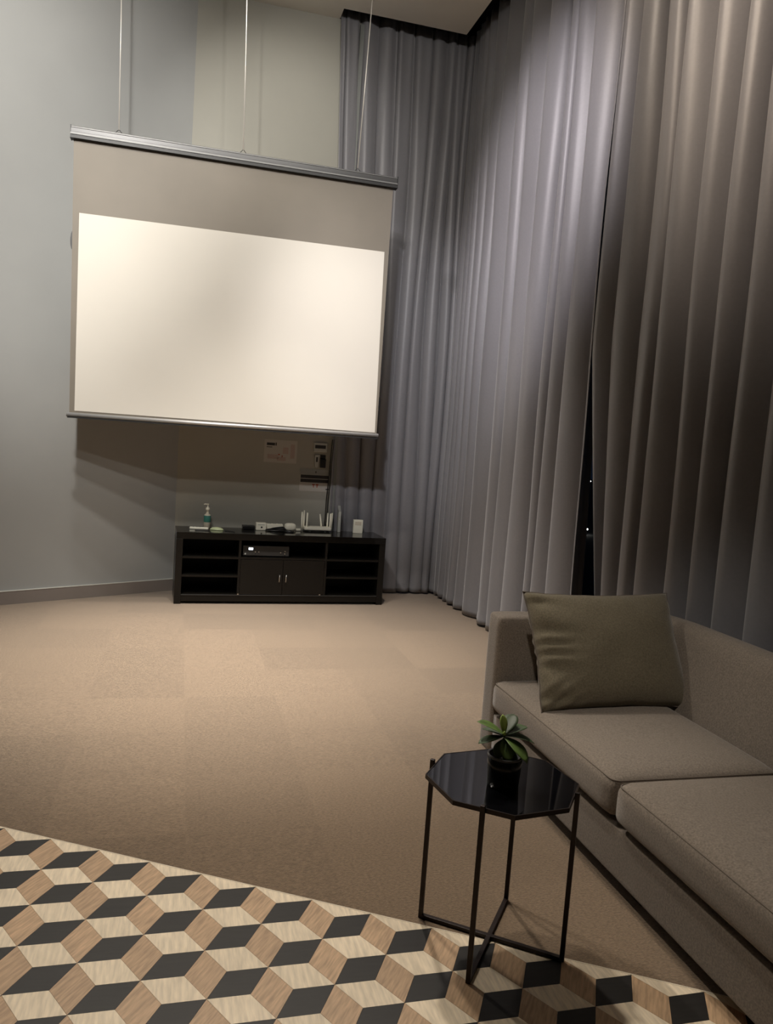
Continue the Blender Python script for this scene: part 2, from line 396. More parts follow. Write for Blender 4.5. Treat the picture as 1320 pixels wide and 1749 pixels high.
# ------------------------------------------------------------------ curtains
def curtain(name, ridges, base, along, depthdir, amp, z0, z1, label, lean0=0.0, lean1=0.0, edge_bot=None, seed=1, k0=3, k1=5):
    """ridges: front ridge positions along the rail; base(t)->point on the rail plane; folds swing along depthdir (away from room)."""
    r = random.Random(seed)
    # columns: (s, depth) samples at mid height
    cols = []; NS = 18
    for k in range(len(ridges) - 1):
        a, b = ridges[k], ridges[k + 1]; wd = b - a; am = amp * (0.8 + .3 * r.random()) * min(1.35, .45 + abs(wd) / .30)
        sk = r.uniform(.12, .165); hh = r.uniform(-1, 1); sh = r.uniform(-.07, .07); ex = r.uniform(.75, 1.6)
        for i in range(NS):
            ph = i / NS
            s = ph + sk * math.sin(2 * PI * ph) + sh * math.sin(PI * ph) ** 2
            dep = am * ((.5 - .5 * math.cos(2 * PI * ph)) ** ex) + am * .12 * hh * math.sin(4 * PI * ph) * math.sin(PI * ph)
            cols.append((a + wd * s, dep, k + ph))
    cols.append((ridges[-1], 0, len(ridges) - 1))
    NZ = 46; bm = bmesh.new(); grid = []
    smin, smax = ridges[0], ridges[-1]
    for j in range(NZ + 1):
        f = (j / NZ) ** 1.25; z = z0 + (z1 - z0) * f
        row = []
        for (s, dep, kk) in cols:
            q = (s - smin) / (smax - smin)
            # slow sideways drift of the folds with height, leaning edges
            dr = .045 * mnoise.noise((kk * .55, f * 2.0, seed * 7.1)) + .015 * mnoise.noise((kk * 1.3, f * 3.5, seed * 3.3))
            e = lean0(f) * (1 - q) ** k0 + lean1(f) * q ** k1 if callable(lean0) else 0
            dd = dep * (1.0 + .22 * mnoise.noise((kk * .7, f * 1.6, seed + 9.0)) - .25 * max(0, f - .8) * 5 * .5)
            dd += .016 * mnoise.noise((kk * .8, f * 3.2, seed + 20.))
            dd += .012 * math.sin(4 * PI * kk + 1.3 * math.sin(kk * 1.7)) * max(0, (f - .45) / .55) ** 1.5
            if z < .11: dd += -.004 + .010 * math.sin(kk * 9.1 + f * 200) * (1 - z / .11)
            p = base(s + dr + e)
            row.append(bm.verts.new((p[0] + depthdir[0] * dd, p[1] + depthdir[1] * dd, z + (.006 * math.sin(kk * 2.3) if j == 0 else 0))))
        grid.append(row)
    for j in range(NZ):
        for i in range(len(cols) - 1):
            bm.faces.new((grid[j][i], grid[j][i + 1], grid[j + 1][i + 1], grid[j + 1][i]))
    o = link(name, bm, M['curtain'], smooth=True)
    sm = o.modifiers.new('thickness', 'SOLIDIFY'); sm.thickness = .003
    tag(o, label, 'curtain', 'floor-length grey satin curtains')
    return o
zero = lambda f: 0.0
XR = 2.47
def fr(a, b, n, seed, jit=.3):
    r = random.Random(seed); d = (b - a) / n
    return [a + d * (k + (r.uniform(-jit, jit) if 0 < k < n else 0)) for k in range(n + 1)]
# curtain over the end of the back wall: X 1.2..1.43 drifting; two back panels
def back_base(s):
    t = min(1, max(0, (s - 1.25) / .75)); t = t * t * (3 - 2 * t)
    return (s, YW - .045 + .055 * t)
curtain('curtain', [1.43, 1.50, 1.60, 1.76, 1.87, 2.02, 2.15, 2.29, 2.40, 2.50, 2.62], back_base, 0, (0, 1), .062, .018, ZC + .1,
        'dim grey curtain across the far end, right behind the screen edge', lambda f: -.24 * f ** 1.2, lambda f: .0, seed=3)
# right wall, far panel (Y 7.2 -> 4.4): runs down the window
far = [7.22, 7.06, 6.92, 6.79, 6.59, 6.375, 6.02, 5.83, 5.49, 5.23, 5.10, 4.90, 4.60]
curtain('curtain', far, lambda s: (XR, s), 0, (1, 0), .115, .015, ZC + .12,
        'long pleated grey curtain from the far corner to the dark gap, brightly lit', zero,
        lambda f: -.085 - .10 * max(0, .4 - f), seed=5)
near = [4.42, 4.24, 3.92, 3.78, 3.51, 3.29, 3.10, 2.88, 2.64, 2.42, 2.20, 2.0, 1.75, 1.5, 1.28, 1.0, .75, .5, .25, 0, -.3, -.6, -.9, -1.2, -1.6]
curtain('curtain', near, lambda s: (XR - .004, s), 0, (1, 0), .125, .015, ZC + .12,
        'long pleated grey-brown curtain behind the sofa, right of the dark gap',
        lambda f: .07 - 1.05 * max(0, .41 - f), zero, seed=6, k0=26)

# ------------------------------------------------------------------ projection screen
YS = 6.36
scr = thing('projection_screen', 'wide hanging projection screen with white surface, black borders and dark top rail', 'projection screen', (.36, YS, 1.5))
def sx(x): return x - .36
def sz(z): return z - 1.5
bm = bmesh.new()
box(bm, sx(-.87), sx(1.595), -.035, .035, sz(3.536), sz(3.562)); box(bm, sx(-.87), sx(1.595), -.028, .028, sz(3.562), sz(3.590))
box(bm, sx(-.87), sx(1.595), -.020, .020, sz(3.590), sz(3.604))
link('top_rail', bm, M['rail'], scr, bevel=.002)
link('rail_lip', bx(sx(-.87), sx(1.595), -.041, -.0352, sz(3.541), sz(3.551)), M['rail_light'], scr, label='silver front lip')
link('rail_lip', bx(sx(-.87), sx(1.595), -.0245, -.0205, sz(3.593), sz(3.599)), M['rail_light'], scr, label='silver upper lip')
link('rail_channel', bx(sx(-.872), sx(1.597), -.037, .030, sz(3.516), sz(3.5355)), M['rail_black'], scr, label='black underside channel')
for xs in (-.872, 1.595):
    link('end_cap', bx(sx(xs), sx(xs + .004), -.036, .036, sz(3.514), sz(3.606)), M['rail_black'], scr)
def quad_slab(pts, y0, y1, nx=1, nz=1):
    """pts TL TR BR BL in (x,z)"""
    bm = bmesh.new(); vs = []
    for yy in (y0, y1):
        g = []
        for j in range(nz + 1):
            row = []
            for i in range(nx + 1):
                u, v = i / nx, j / nz
                x = (1 - v) * ((1 - u) * pts[0][0] + u * pts[1][0]) + v * ((1 - u) * pts[3][0] + u * pts[2][0])
                z = (1 - v) * ((1 - u) * pts[0][1] + u * pts[1][1]) + v * ((1 - u) * pts[3][1] + u * pts[2][1])
                row.append(bm.verts.new((sx(x), yy, sz(z))))
            g.append(row)
        vs.append(g)
        for j in range(nz):
            for i in range(nx):
                f = (g[j][i], g[j + 1][i], g[j + 1][i + 1], g[j][i + 1])
                bm.faces.new(f if yy == y0 else f[::-1])
    a, b = vs
    for j in range(nz):
        bm.faces.new((a[j][0], b[j][0], b[j + 1][0], a[j + 1][0])); bm.faces.new((a[j][nx], a[j + 1][nx], b[j + 1][nx], b[j][nx]))
    for i in range(nx):
        bm.faces.new((a[0][i], a[0][i + 1], b[0][i + 1], b[0][i])); bm.faces.new((a[nz][i], b[nz][i], b[nz][i + 1], a[nz][i + 1]))
    return bm
mask = link('masking_fabric', quad_slab([(-.85, 3.5155), (1.57, 3.5155), (1.571, 1.532), (-.822, 1.532)], -.0005, .0015), M['mask'], scr, label='dark border cloth above and around the white area')
link('projection_surface', quad_slab([(-.797, 3.000), (1.533, 3.012), (1.555, 1.546), (-.786, 1.549)], -.003, -.0006), M['white'], scr, label='matt white projection area')
for (cx, cz, hh) in ((-.852, 2.80, .075), (1.585, 1.79, .06)):
    bm = bmesh.new()
    s = 1 if cx > 0 else -1
    pts = []
    for k in range(13):
        t = k / 12 * 2 - 1
        pts.append((cx - s * .02 + s * .022 * math.sqrt(max(0, 1 - t * t)), cz + t * hh))
    poly = [(cx - s * .02, cz - hh)] + pts[1:-1] + [(cx - s * .02, cz + hh)]
    fr_ = [bm.verts.new((sx(x), .002, sz(z))) for x, z in poly]; bk = [bm.verts.new((sx(x), .016, sz(z))) for x, z in poly]
    bm.faces.new(fr_); bm.faces.new(bk[::-1])
    for i in range(len(poly)): bm.faces.new((fr_[i], fr_[(i + 1) % len(poly)], bk[(i + 1) % len(poly)], bk[i]))
    bmesh.ops.recalc_face_normals(bm, faces=bm.faces)
    link('edge_curl', bm, M['black_plastic'], scr, label='dark curled bit of the cloth edge')
bm = bmesh.new(); tube(bm, [(sx(-.842), 0, sz(1.518)), (sx(1.585), 0, sz(1.522))], .017, 12)
link('bottom_bar', bm, M['bar'], scr, smooth=True, label='silver weight bar')
link('bar_channel', bx(sx(-.835), sx(1.58), -.012, .014, sz(1.493), sz(1.503)), M['rail_black'], scr)
for x in (-.541, .366, 1.267):
    bm = bmesh.new(); tube(bm, [(sx(x) - .025, -.005, sz(3.604)), (sx(x), -.005, sz(3.632)), (sx(x) + .025, -.005, sz(3.604))], .003, 6)
    link('hook', bm, M['rail'], scr)
for x, xt, lb in ((-.541, -.571, 'leftmost thin steel wire holding the screen'), (.366, .322, 'middle thin steel wire holding the screen'), (1.267, 1.303, 'right thin steel wire holding the screen, in front of the curtain')):
    bm = bmesh.new(); tube(bm, [(x, YS - .005, 3.628), ((x + xt) / 2 + .002, YS - .005, 4.4), (xt, YS - .005, ZC)], .0045, 6)
    tag(link('suspension_wire', bm, M['wire'], smooth=True), lb, 'wire', 'wires the screen hangs from')

# ------------------------------------------------------------------ black media cabinet
CW, CD, CH = 1.825, .42, .61
cab = thing('media_cabinet', 'long low black-brown media cabinet against the back wall', 'cabinet', (0.0, 6.685, 0), math.radians(2.1))
T = .055
W_ = M['black_wood']
link('top_panel', bx(0, CW, 0, CD, CH - .055, CH), mat('gloss_laminate', (.007, .006, .005), .10, spec=.35), cab, bevel=.002)
link('side_panel', bx(0, T, .002, CD, .0, CH - .0555), W_, cab, bevel=.002)
link('side_panel', bx(CW - T, CW, .002, CD, .0, CH - .0555), W_, cab, bevel=.002)
link('bottom_panel', bx(T, CW - T, .006, CD, .022, .082), W_, cab, bevel=.002)
link('back_panel', bx(T, CW - T, CD - .012, CD, .082, CH - .0555), M['black_in'], cab)
DX1, DX2 = .52, 1.275
for x in (DX1, DX2):
    link('divider', bx(x, x + .02, .006, CD - .012, .082, CH - .0555), W_, cab)
for (x0, x1) in ((T, DX1), (DX2 + .02, CW - T)):
    for z in (.232, .390):
        link('shelf', bx(x0, x1, .010, CD - .012, z, z + .016), W_, cab)
link('shelf', bx(DX1 + .02, DX2, .008, CD - .012, .392, .408), W_, cab)
for k, (x0, x1, hx) in enumerate(((DX1 + .022, .9065, .878), (.9095, DX2 - .002, .936))):
    d = link('door', bx(x0, x1, .004, .020, .085, .389), W_, cab, bevel=.0015)
    h = bmesh.new(); tube(h, [(hx, .004, .204), (hx, -.014, .200), (hx, -.014, .262), (hx, .004, .258)], .0055, 8)
    link('handle', h, M['metal'], d, smooth=True, label='small silver bar handle')
bm = bmesh.new(); box(bm, T, CW - T, .0005, .0058, .0765, .0815)
link('metal_strip', bm, M['rail'], cab)
for x in (DX1 + .01, DX2 - .03):
    link('hinge', bx(x - .006, x + .006, .000, .004, .083, .092), M['metal'], cab)
for x in (.01, CW - .07):
    pass
def cabp(x, y, z=0):
    a = math.radians(2.1); return (x * math.cos(a) - y * math.sin(a), 6.685 + x * math.sin(a) + y * math.cos(a), z)
A2 = math.radians(2.1)

# receiver in the niche
rc = thing('receiver', 'black receiver with a lit white display in the cabinet niche', 'receiver', cabp(.56, .05, .4095), A2)
link('body', bx(0, .40, .0, .30, .008, .094), M['black_plastic'], rc, bevel=.002)
link('front_panel', bx(.004, .396, -.004, -.0005, .010, .046), mat('receiver_strip', (.03, .03, .03), .3), rc)
link('display', bx(.048, .085, -.005, -.0005, .058, .078), M['display'], rc, bevel=.004, label='glowing white display')
for x, z in ((.105, .042), (.135, .042), (.325, .040), (.362, .052), (.362, .030)):
    bm = bmesh.new(); bmesh.ops.create_cone(bm, cap_ends=True, segments=12, radius1=.006, radius2=.005, depth=.008, matrix=Matrix.Translation((x, -.008, z)) @ Matrix.Rotation(PI / 2, 4, 'X'))
    link('knob', bm, M['metal'], rc)
for x in (.02, .045, .07, .095, .12):
    link('button', bx(x - .006, x + .006, -.008, -.0042, .018, .030), M['grey_plastic'] if x < .03 else M['rail'], rc)
for x, y in ((.03, .02), (.37, .02), (.03, .28), (.37, .28)):
    link('foot', lathe(bmesh.new(), [(.01, 0), (.012, .008)], 10, (x, y, 0)), M['foot'], rc)

# things on the cabinet top
ZT = CH + .0005
b = thing('soap_bottle', 'clear pump bottle with teal label on the left of the black cabinet', 'bottle', (.255, 7.03, ZT))
link('bottle', lathe(bmesh.new(), [(.026, 0), (.030, .004), (.030, .105), (.026, .118), (.012, .126), (.011, .140)], 24), M['cream'], b, smooth=True)
link('label', lathe(bmesh.new(), [(.0306, .052), (.0310, .054), (.0310, .108), (.0300, .110)], 24), M['teal'], b, smooth=True, label='teal band around the bottle')
pm = link('pump', lathe(bmesh.new(), [(.009, .140), (.009, .155), (.015, .157), (.017, .168), (.014, .180), (.005, .184), (.005, .205), (.009, .206), (.009, .214)], 16), M['white_plastic'], b, smooth=True)
bm = bmesh.new(); tube(bm, [(0, 0, .209), (-.025, 0, .211), (-.034, 0, .205)], .005, 8); link('spout', bm, M['white_plastic'], pm, smooth=True)
def remote(loc, rz, w_, l_, h_, mt, label, btn=True, group=None, name='remote_control'):
    r = thing(name, label, 'remote', loc, rz, group)
    bm = bx(-w_ / 2, w_ / 2, -l_ / 2, l_ / 2, 0, h_); link('body', bm, mt, r, bevel=min(h_, w_) * .3)
    if btn:
        for k in range(3):
            link('button', bx(-w_ * .25, w_ * .25, l_ * (.30 - .18 * k) - .006, l_ * (.30 - .18 * k) + .006, h_ - .001, h_ + .0015), M['grey_plastic'], r)
    return r
remote((.185, 6.92, ZT), math.radians(86), .045, .16, .018, M['white_plastic'], 'flat white remote lying in front of the soap bottle')
mo = thing('computer_mouse', 'pale lime rounded mouse lying right of the white remote', 'mouse', (.335, 6.90, ZT), math.radians(75))
bm = bmesh.new(); bmesh.ops.create_uvsphere(bm, u_segments=20, v_segments=12, radius=1)
for v in bm.verts: v.co = Vector((v.co.x * .028, v.co.y * .062, max(0, v.co.z) * .026))
link('shell', bm, M['lime'], mo, smooth=True)
link('wheel', bx(-.004, .004, .030, .042, .018, .0245), M['grey_plastic'], mo)
bm = bmesh.new(); tube(bm, [(.402, 6.86, ZT + .004), (.44, 6.845, ZT + .004), (.475, 6.82, ZT + .004), (.482, 6.80, ZT + .004)], .0035, 6)
tag(link('pen', bm, M['rail'], smooth=True), 'thin dark grey pen beside the pale mouse', 'pen')
bm = bmesh.new(); tube(bm, [(.15, 6.83, ZT + .004), (.19, 6.835, ZT + .004), (.27, 6.83, ZT + .004)], .004, 6)
tag(link('marker', bm, M['rail'], smooth=True), 'small dark stick in front of the white remote', 'pen')
k = thing('black_adapter', 'black box adapter lying left of the white plugs', 'adapter', (.62, 7.06, ZT), math.radians(4))
link('case', bx(-.055, .055, -.035, .035, 0, .034), M['black_plastic'], k, bevel=.006)
link('plug_lead', tube(bmesh.new(), [(.055, 0, .015), (.075, -.02, .006), (.10, -.05, .005)], .004, 6), M['black_plastic'], k, smooth=True)
k = thing('charger_block', 'square white charger block with a round dot, leftmost of the white plugs', 'charger', (.725, 7.02, ZT), math.radians(3))
link('case', bx(-.046, .046, -.03, .03, 0, .068), M['white_plastic'], k, bevel=.006)
link('dot', lathe(bmesh.new(), [(.008, 0), (.008, .002)], 12), M['ink'], k, loc=(.004, -.0305, .028)).rotation_euler = (PI / 2, 0, 0)
link('stripe', bx(-.03, .03, -.0315, -.0302, .048, .053), M['grey_plastic'], k)
k = thing('power_strip', 'white power strip lying behind the coiled black cable', 'power strip', (.855, 7.10, ZT), math.radians(2))
link('body', bx(-.075, .075, -.03, .03, 0, .052), M['white_plastic'], k, bevel=.006)
for q in (-.045, 0, .045):
    link('socket', lathe(bmesh.new(), [(.017, 0), (.017, .0025)], 16), M['grey_plastic'], k, loc=(q, 0, .0515))
k = thing('plug_adapter', 'rounded white plug adapter right of the power strip', 'charger', (.995, 7.06, ZT), math.radians(8))
bm = bmesh.new(); bmesh.ops.create_uvsphere(bm, u_segments=20, v_segments=12, radius=1)
for v in bm.verts:
    v.co = Vector((math.copysign(abs(v.co.x) ** .6, v.co.x) * .052, math.copysign(abs(v.co.y) ** .6, v.co.y) * .035, math.copysign(abs(v.co.z) ** .7, v.co.z) * .034 + .034))
link('case', bm, M['white_plastic'], k, smooth=True)
link('prong_end', bx(.050, .092, -.03, -.012, .004, .022), M['white_plastic'], k, bevel=.003)
link('prong', bx(.0925, .104, -.027, -.015, .006, .010), M['metal'], k)
bm = bmesh.new(); pts = []
r = random.Random(8)
for i in range(150):
    t = i / 149; a = t * 2 * PI * 5.5
    rx = .075 + .015 * math.sin(a * .37); ry = .034 + .008 * math.sin(a * .53)
    pts.append((.865 + rx * math.cos(a) + .01 * math.sin(a * .21), 6.975 + ry * math.sin(a), ZT + .006 + .034 * t * (0.5 + .5 * math.sin(a + 1.))))
pts += [(.98, 6.95, ZT + .006), (1.02, 6.93, ZT + .006), (1.0, 6.90, ZT + .006), (.95, 6.90, ZT + .006), (.93, 6.93, ZT + .006)]
tube(bm, pts, .0048, 6)
tag(link('power_cable', bm, M['black_plastic'], smooth=True), 'coiled black cable heaped in front of the white plugs', 'cable')
# router
rt = thing('router', 'white wireless router with upright antennas on the black cabinet', 'router', (1.245, 7.08, ZT), A2)
link('body', bx(-.125, .125, -.05, .06, .014, .042), M['white_plastic'], rt, bevel=.006)
link('underside', bx(-.118, .118, -.045, .055, .006, .0135), M['black_plastic'], rt)
for x in (-.07, .07):
    link('foot', lathe(bmesh.new(), [(.009, 0), (.011, .006)], 10, (x, -.03, 0)), M['grey_plastic'], rt)
for (x, tx, y, h_) in ((-.137, -.004, .02, .172), (-.117, .0, .045, .185), (-.100, .0, -.02, .170), (.055, -.022, .05, .155), (.106, .0, .045, .168), (.122, .0, 0.0, .168), (.138, .004, .025, .172)):
    bm = bmesh.new(); tube(bm, [(x, y, .020), (x + tx * .3, y, .06), (x + tx, y, h_)], [.0085, .0085, .0065], 8)
    link('antenna', bm, M['white_plastic'], rt, smooth=True)
k = thing('modem', 'tall thin white-grey modem standing on edge right of the router', 'modem', (1.455, 7.12, ZT), math.radians(-6))
bm = bmesh.new(); bv = [(0, -.06), (0, .06)]
pts = [(-.06, .0), (.06, .0), (.06, .24), (-.06, .19)]
a_ = [bm.verts.new((-.013, y, z)) for y, z in pts]; b_ = [bm.verts.new((.013, y, z)) for y, z in pts]
bm.faces.new(a_); bm.faces.new(b_[::-1])
for i in range(4): bm.faces.new((a_[i], b_[i], b_[(i + 1) % 4], a_[(i + 1) % 4]))
bmesh.ops.recalc_face_normals(bm, faces=bm.faces)
link('case', bm, M['grey_plastic'], k, bevel=.003)
link('status_light', bx(-.003, .003, -.0615, -.0600, .12, .124), M['white_plastic'], k)
k = thing('card_box', 'small white upright card box at the right end of the cabinet top', 'box', (1.625, 7.06, ZT), math.radians(-4))
link('box', bx(-.044, .044, -.02, .02, 0, .125), M['white_plastic'], k, bevel=.002)
link('label_print', bx(-.03, .03, -.0212, -.0202, .075, .108), M['cream'], k)
# cables hanging down to the router
for i, (x0, x1, lb) in enumerate(((1.352, 1.335, 'thin black cable hanging down the wall to the router, the left one'), (1.368, 1.352, 'thin black cable hanging down the wall to the router, beside the grey trim'))):
    bm = bmesh.new(); tube(bm, [(x0 + .01, YW - .04, 1.46), (x0, YW - .036, 1.1), (x0 - .012, YW - .04, .90), (x1, YW - .06, .72), (x1 - .01, YW - .09, .645)], .0045, 6)
    tag(link('hanging_cable', bm, M['black_plastic'], smooth=True), lb, 'cable', 'cables behind the router')

# ------------------------------------------------------------------ on the wall under the screen
def poster(name, x0, x1, z0, z1, mt, label, cat='sign'):
    t = thing(name, label, cat, ((x0 + x1) / 2, YW, (z0 + z1) / 2))
    link('sheet', bx(-(x1 - x0) / 2, (x1 - x0) / 2, -.004, 0, -(z1 - z0) / 2, (z1 - z0) / 2), mt, t)
    return t
def pr_(t, x0, x1, z0, z1, mt, nm='print'):
    return link(nm, bx(x0, x1, -.0052, -.0042, z0, z1), mt, t)
t = poster('wall_notice', .742, 1.044, 1.213, 1.422, M['paper'], 'landscape white notice with pinkish plan, left of the wall controller')
pr_(t, -.130, -.055, .052, .076, M['ink'], 'heading'); pr_(t, -.050, -.040, .052, .080, M['ink'], 'heading'); pr_(t, -.130, -.080, .034, .040, M['ink'], 'subheading')
for (a1, a2, c1, c2) in ((-.12, -.02, -.07, -.03), (.02, .07, -.02, .04), (.09, .13, -.06, .07), (-.03, .05, -.085, -.05)):
    pr_(t, a1, a2, c1, c2, M['ink_pink'], 'plan_block')
pr_(t, -.022, -.005, -.034, -.024, M['ink_red'], 'mark'); pr_(t, .012, .020, -.060, -.034, M['ink_red'], 'mark')
t = poster('instruction_sign', 1.085, 1.382, .965, 1.174, M['paper'], 'landscape sign with two black bars and two red marks, beside the grey trim')
pr_(t, -.148, .148, .052, .103, M['paper_grey'], 'header_band'); link('mark', bx(-.006, .004, -.0062, -.0053, .068, .084), M['ink'], t)
pr_(t, -.142, .128, .016, .048, M['ink'], 'black_bar'); pr_(t, -.142, .128, -.022, .010, M['ink'], 'black_bar')
for x in (-.030, .004):
    bm = bmesh.new(); box(bm, x, x + .026, -.0052, -.0042, -.046, -.036); box(bm, x + .009, x + .017, -.0052, -.0042, -.068, -.046)
    link('red_mark', bm, M['ink_red'], t)
pr_(t, .10, .13, -.085, -.075, M['ink'], 'small_print')
t = thing('wall_controller', 'grey wall controller with a dark display above the remotes', 'controller', (1.26, YW, 1.378))
link('case', bx(-.062, .062, -.022, 0, -.042, .044), M['grey_plastic'], t, bevel=.003)
link('display', bx(-.052, .048, -.0232, -.0222, -.010, .022), M['ink'], t)
t = thing('remote_holder', 'small black remote holder on the wall under the controller', 'holder', (1.290, YW, 1.25))
link('pocket', bx(-.024, .026, -.03, 0, -.06, .02), M['black_plastic'], t, bevel=.003)
link('back_plate', bx(-.024, .026, -.006, 0, .0205, .06), M['black_plastic'], t)
t = thing('remote_control', 'slim white remote hung upright on the wall beside the black holder', 'remote', (1.233, YW, 1.252))
bm = bmesh.new()
prism(bm, [(x, y) for x, y in ((-.020, .055), (.020, .055), (.023, .02), (.016, -.05), (.006, -.062), (-.006, -.062), (-.016, -.05), (-.023, .02))], 0, .016)
bmesh.ops.rotate(bm, verts=bm.verts, cent=(0, 0, 0), matrix=Matrix.Rotation(PI / 2, 3, 'X'))
link('body', bm, M['grey_plastic'], t, bevel=.002)
link('keypad', bx(-.008, .008, -.0172, -.0162, -.01, .035), M['ink'], t)

# ------------------------------------------------------------------ sofa
def rbox(x0, x1, y0, y1, z0, z1, rad, nx=6, ny=8, nz=4, crown=0.0, seg=4):
    """rounded upholstered block"""
    bm = bmesh.new(); bmesh.ops.create_cube(bm, size=2)
    bmesh.ops.subdivide_edges(bm, edges=bm.edges, cuts=11, use_grid_fill=True)
    hx, hy, hz = (x1 - x0) / 2, (y1 - y0) / 2, (z1 - z0) / 2; cx, cy, cz = (x0 + x1) / 2, (y0 + y1) / 2, (z0 + z1) / 2
    def warp(t, h):   # put more loops near the edges
        return math.copysign(1 - (1 - abs(t)) ** 1.8, t) * h
    for v in bm.verts:
        p = Vector((warp(v.co.x, hx), warp(v.co.y, hy), warp(v.co.z, hz)))
        q = Vector((max(-hx + rad, min(hx - rad, p.x)), max(-hy + rad, min(hy - rad, p.y)), max(-hz + rad, min(hz - rad, p.z))))
        d = p - q
        if d.length > 1e-9:
            p = q + d.normalized() * min(rad, max(abs(d.x), abs(d.y), abs(d.z)))
        ux, uy = p.x / hx, p.y / hy
        if crown and p.z > 0: p.z += crown * (1 - ux ** 4) * (1 - uy ** 4) * (p.z / hz)
        v.co = Vector((p.x + cx, p.y + cy, p.z + cz))
    return bm
SF = 1.49; SN, SFAR = .98, 3.50
sofa = thing('sofa', 'long brown-grey fabric sofa with its back to the curtains', 'sofa', (0, 0, 0))
link('base', rbox(SF + .005, 2.34, SN + .02, 3.36, .060, .236, .012), M['sofa'], sofa, smooth=True)
link('arm', rbox(SF - .002, 2.28, 3.355, 3.50, .03, .705, .028), M['sofa'], sofa, smooth=True)
link('arm', rbox(SF, 2.28, SN - .12, SN + .02, .03, .705, .028), M['sofa'], sofa, smooth=True)
# leaning backrest that runs into the arm
def backrest():
    bm = bmesh.new(); prof = []
    out = [(2.15, .22), (2.17, .40), (2.215, .58), (2.245, .68), (2.262, .722), (2.29, .745), (2.33, .752), (2.38, .745), (2.405, .72), (2.412, .66), (2.40, .40), (2.37, .05), (2.2, .05)]
    ys = [SN - .12 + i * (3.50 - SN + .12) / 40 for i in range(41)]
    rings = []
    for y in ys:
        t = max(0, (y - 3.05) / .45); drop = .035 * t * t
        endr = max(0, (y - 3.44) / .06); s = 1 - .0 * endr
        rings.append([bm.verts.new((x - .0 * t, y, z - drop * max(0, (z - .3) / .45))) for x, z in out])
    n = len(out)
    for a, b in zip(rings, rings[1:]):
        for k in range(n): bm.faces.new((a[k], b[k], b[(k + 1) % n], a[(k + 1) % n]))
    bm.faces.new(rings[0]); bm.faces.new(rings[-1][::-1])
    bmesh.ops.recalc_face_normals(bm, faces=bm.faces)
    return bm
bk = link('backrest', backrest(), M['sofa'], sofa, smooth=True)
bk.modifiers.new('sub', 'SUBSURF').levels = 1; bk.modifiers['sub'].render_levels = 1
SPLIT = 2.265
def seam_path(x0, x1, y0, y1, z, rad=.03):
    pts = []
    for (cx, cy, a0) in ((x1 - rad, y1 - rad, 0), (x0 + rad, y1 - rad, 90), (x0 + rad, y0 + rad, 180), (x1 - rad, y0 + rad, 270)):
        for k in range(5):
            a = math.radians(a0 + 22.5 * k); pts.append((cx + rad * math.cos(a), cy + rad * math.sin(a), z))
    pts.append(pts[0]); return pts
for (y0, y1) in ((SPLIT + .002, 3.352), (SN + .022, SPLIT - .002)):
    cs = link('seat_cushion', rbox(SF - .022, 2.165, y0, y1, (.254), .406, .046, crown=.016), M['sofa'], sofa, smooth=True)
    bm = bmesh.new(); tube(bm, seam_path(SF - .0105, 2.155, y0 + .010, y1 - .010, .3905), .0026, 5)
    link('piping', bm, M['seam'], cs, smooth=True)
for y in (SN + .1, 2.2, 3.3):
    for x in (SF + .10, 2.25):
        link('foot', bx(x - .03, x + .03, y - .03, y + .03, 0, .0605), M['foot'], sofa)

# pillow leaning on the arm
def pillow():
    bm = bmesh.new(); N = 44; fr_, bk_ = [], []
    W2, H2, TH = .374, .266, .105
    for side in (1, -1):
        g = []
        for j in range(N + 1):
            row = []
            for i in range(N + 1):
                u, v = i / N * 2 - 1, j / N * 2 - 1
                # sides curve in between pulled-out corners
                x = W2 * u * (1 - .055 * (1 - v * v) * abs(u)) * (1 - .0 * v)
                z = H2 * v * (1 - .070 * (1 - u * u) * abs(v))
                e = (1 - abs(u) ** 2.6) * (1 - abs(v) ** 2.6)
                y = TH * (max(0, e) ** .48)
                ed = min(1 - abs(u), 1 - abs(v))
                wr = math.exp(-((1 + u) / .28) ** 2) * math.sin(v * 23 + 2.6 * math.sin(v * 6) + u * 5) * .012 * min(1, ed * 12)
                wr += math.exp(-(((1 + u) / .35) ** 2 + ((1 + v) / .35) ** 2)) * math.sin(u * 22 - v * 26) * .016 * min(1, ed * 12)
                wr += math.exp(-((1 - v) / .22) ** 2) * math.sin(u * 15 + v * 5) * .003 * min(1, ed * 9)
                wr += .006 * mnoise.noise((u * 2.2, v * 2.2, 3)) * min(1, ed * 5)
                x += .008 * mnoise.noise((v * 3.5, u, 8.0)) * abs(u) ** 3; z += .006 * mnoise.noise((u * 3.5, v, 5.0)) * abs(v) ** 3
                row.append((x, -side * (y + wr), z))
            g.append(row)
        (fr_ if side == 1 else bk_).extend(g)
    A = [[bm.verts.new(p) for p in row] for row in fr_]
    B = [[A[j][i] if i in (0, N) or j in (0, N) else bm.verts.new(bk_[j][i]) for i in range(N + 1)] for j in range(N + 1)]
    for j in range(N):
        for i in range(N):
            bm.faces.new((A[j][i], A[j][i + 1], A[j + 1][i + 1], A[j + 1][i]))
            bm.faces.new((B[j][i], B[j + 1][i], B[j + 1][i + 1], B[j][i + 1]))
    bmesh.ops.recalc_face_normals(bm, faces=bm.faces)
    return bm
pl = thing('throw_pillow', 'olive-brown square throw pillow leaning in the far sofa corner', 'pillow', (1.870, 3.03, .638))
cv = link('cover', pillow(), M['pillow'], pl, smooth=True)
rim = []
N = 40
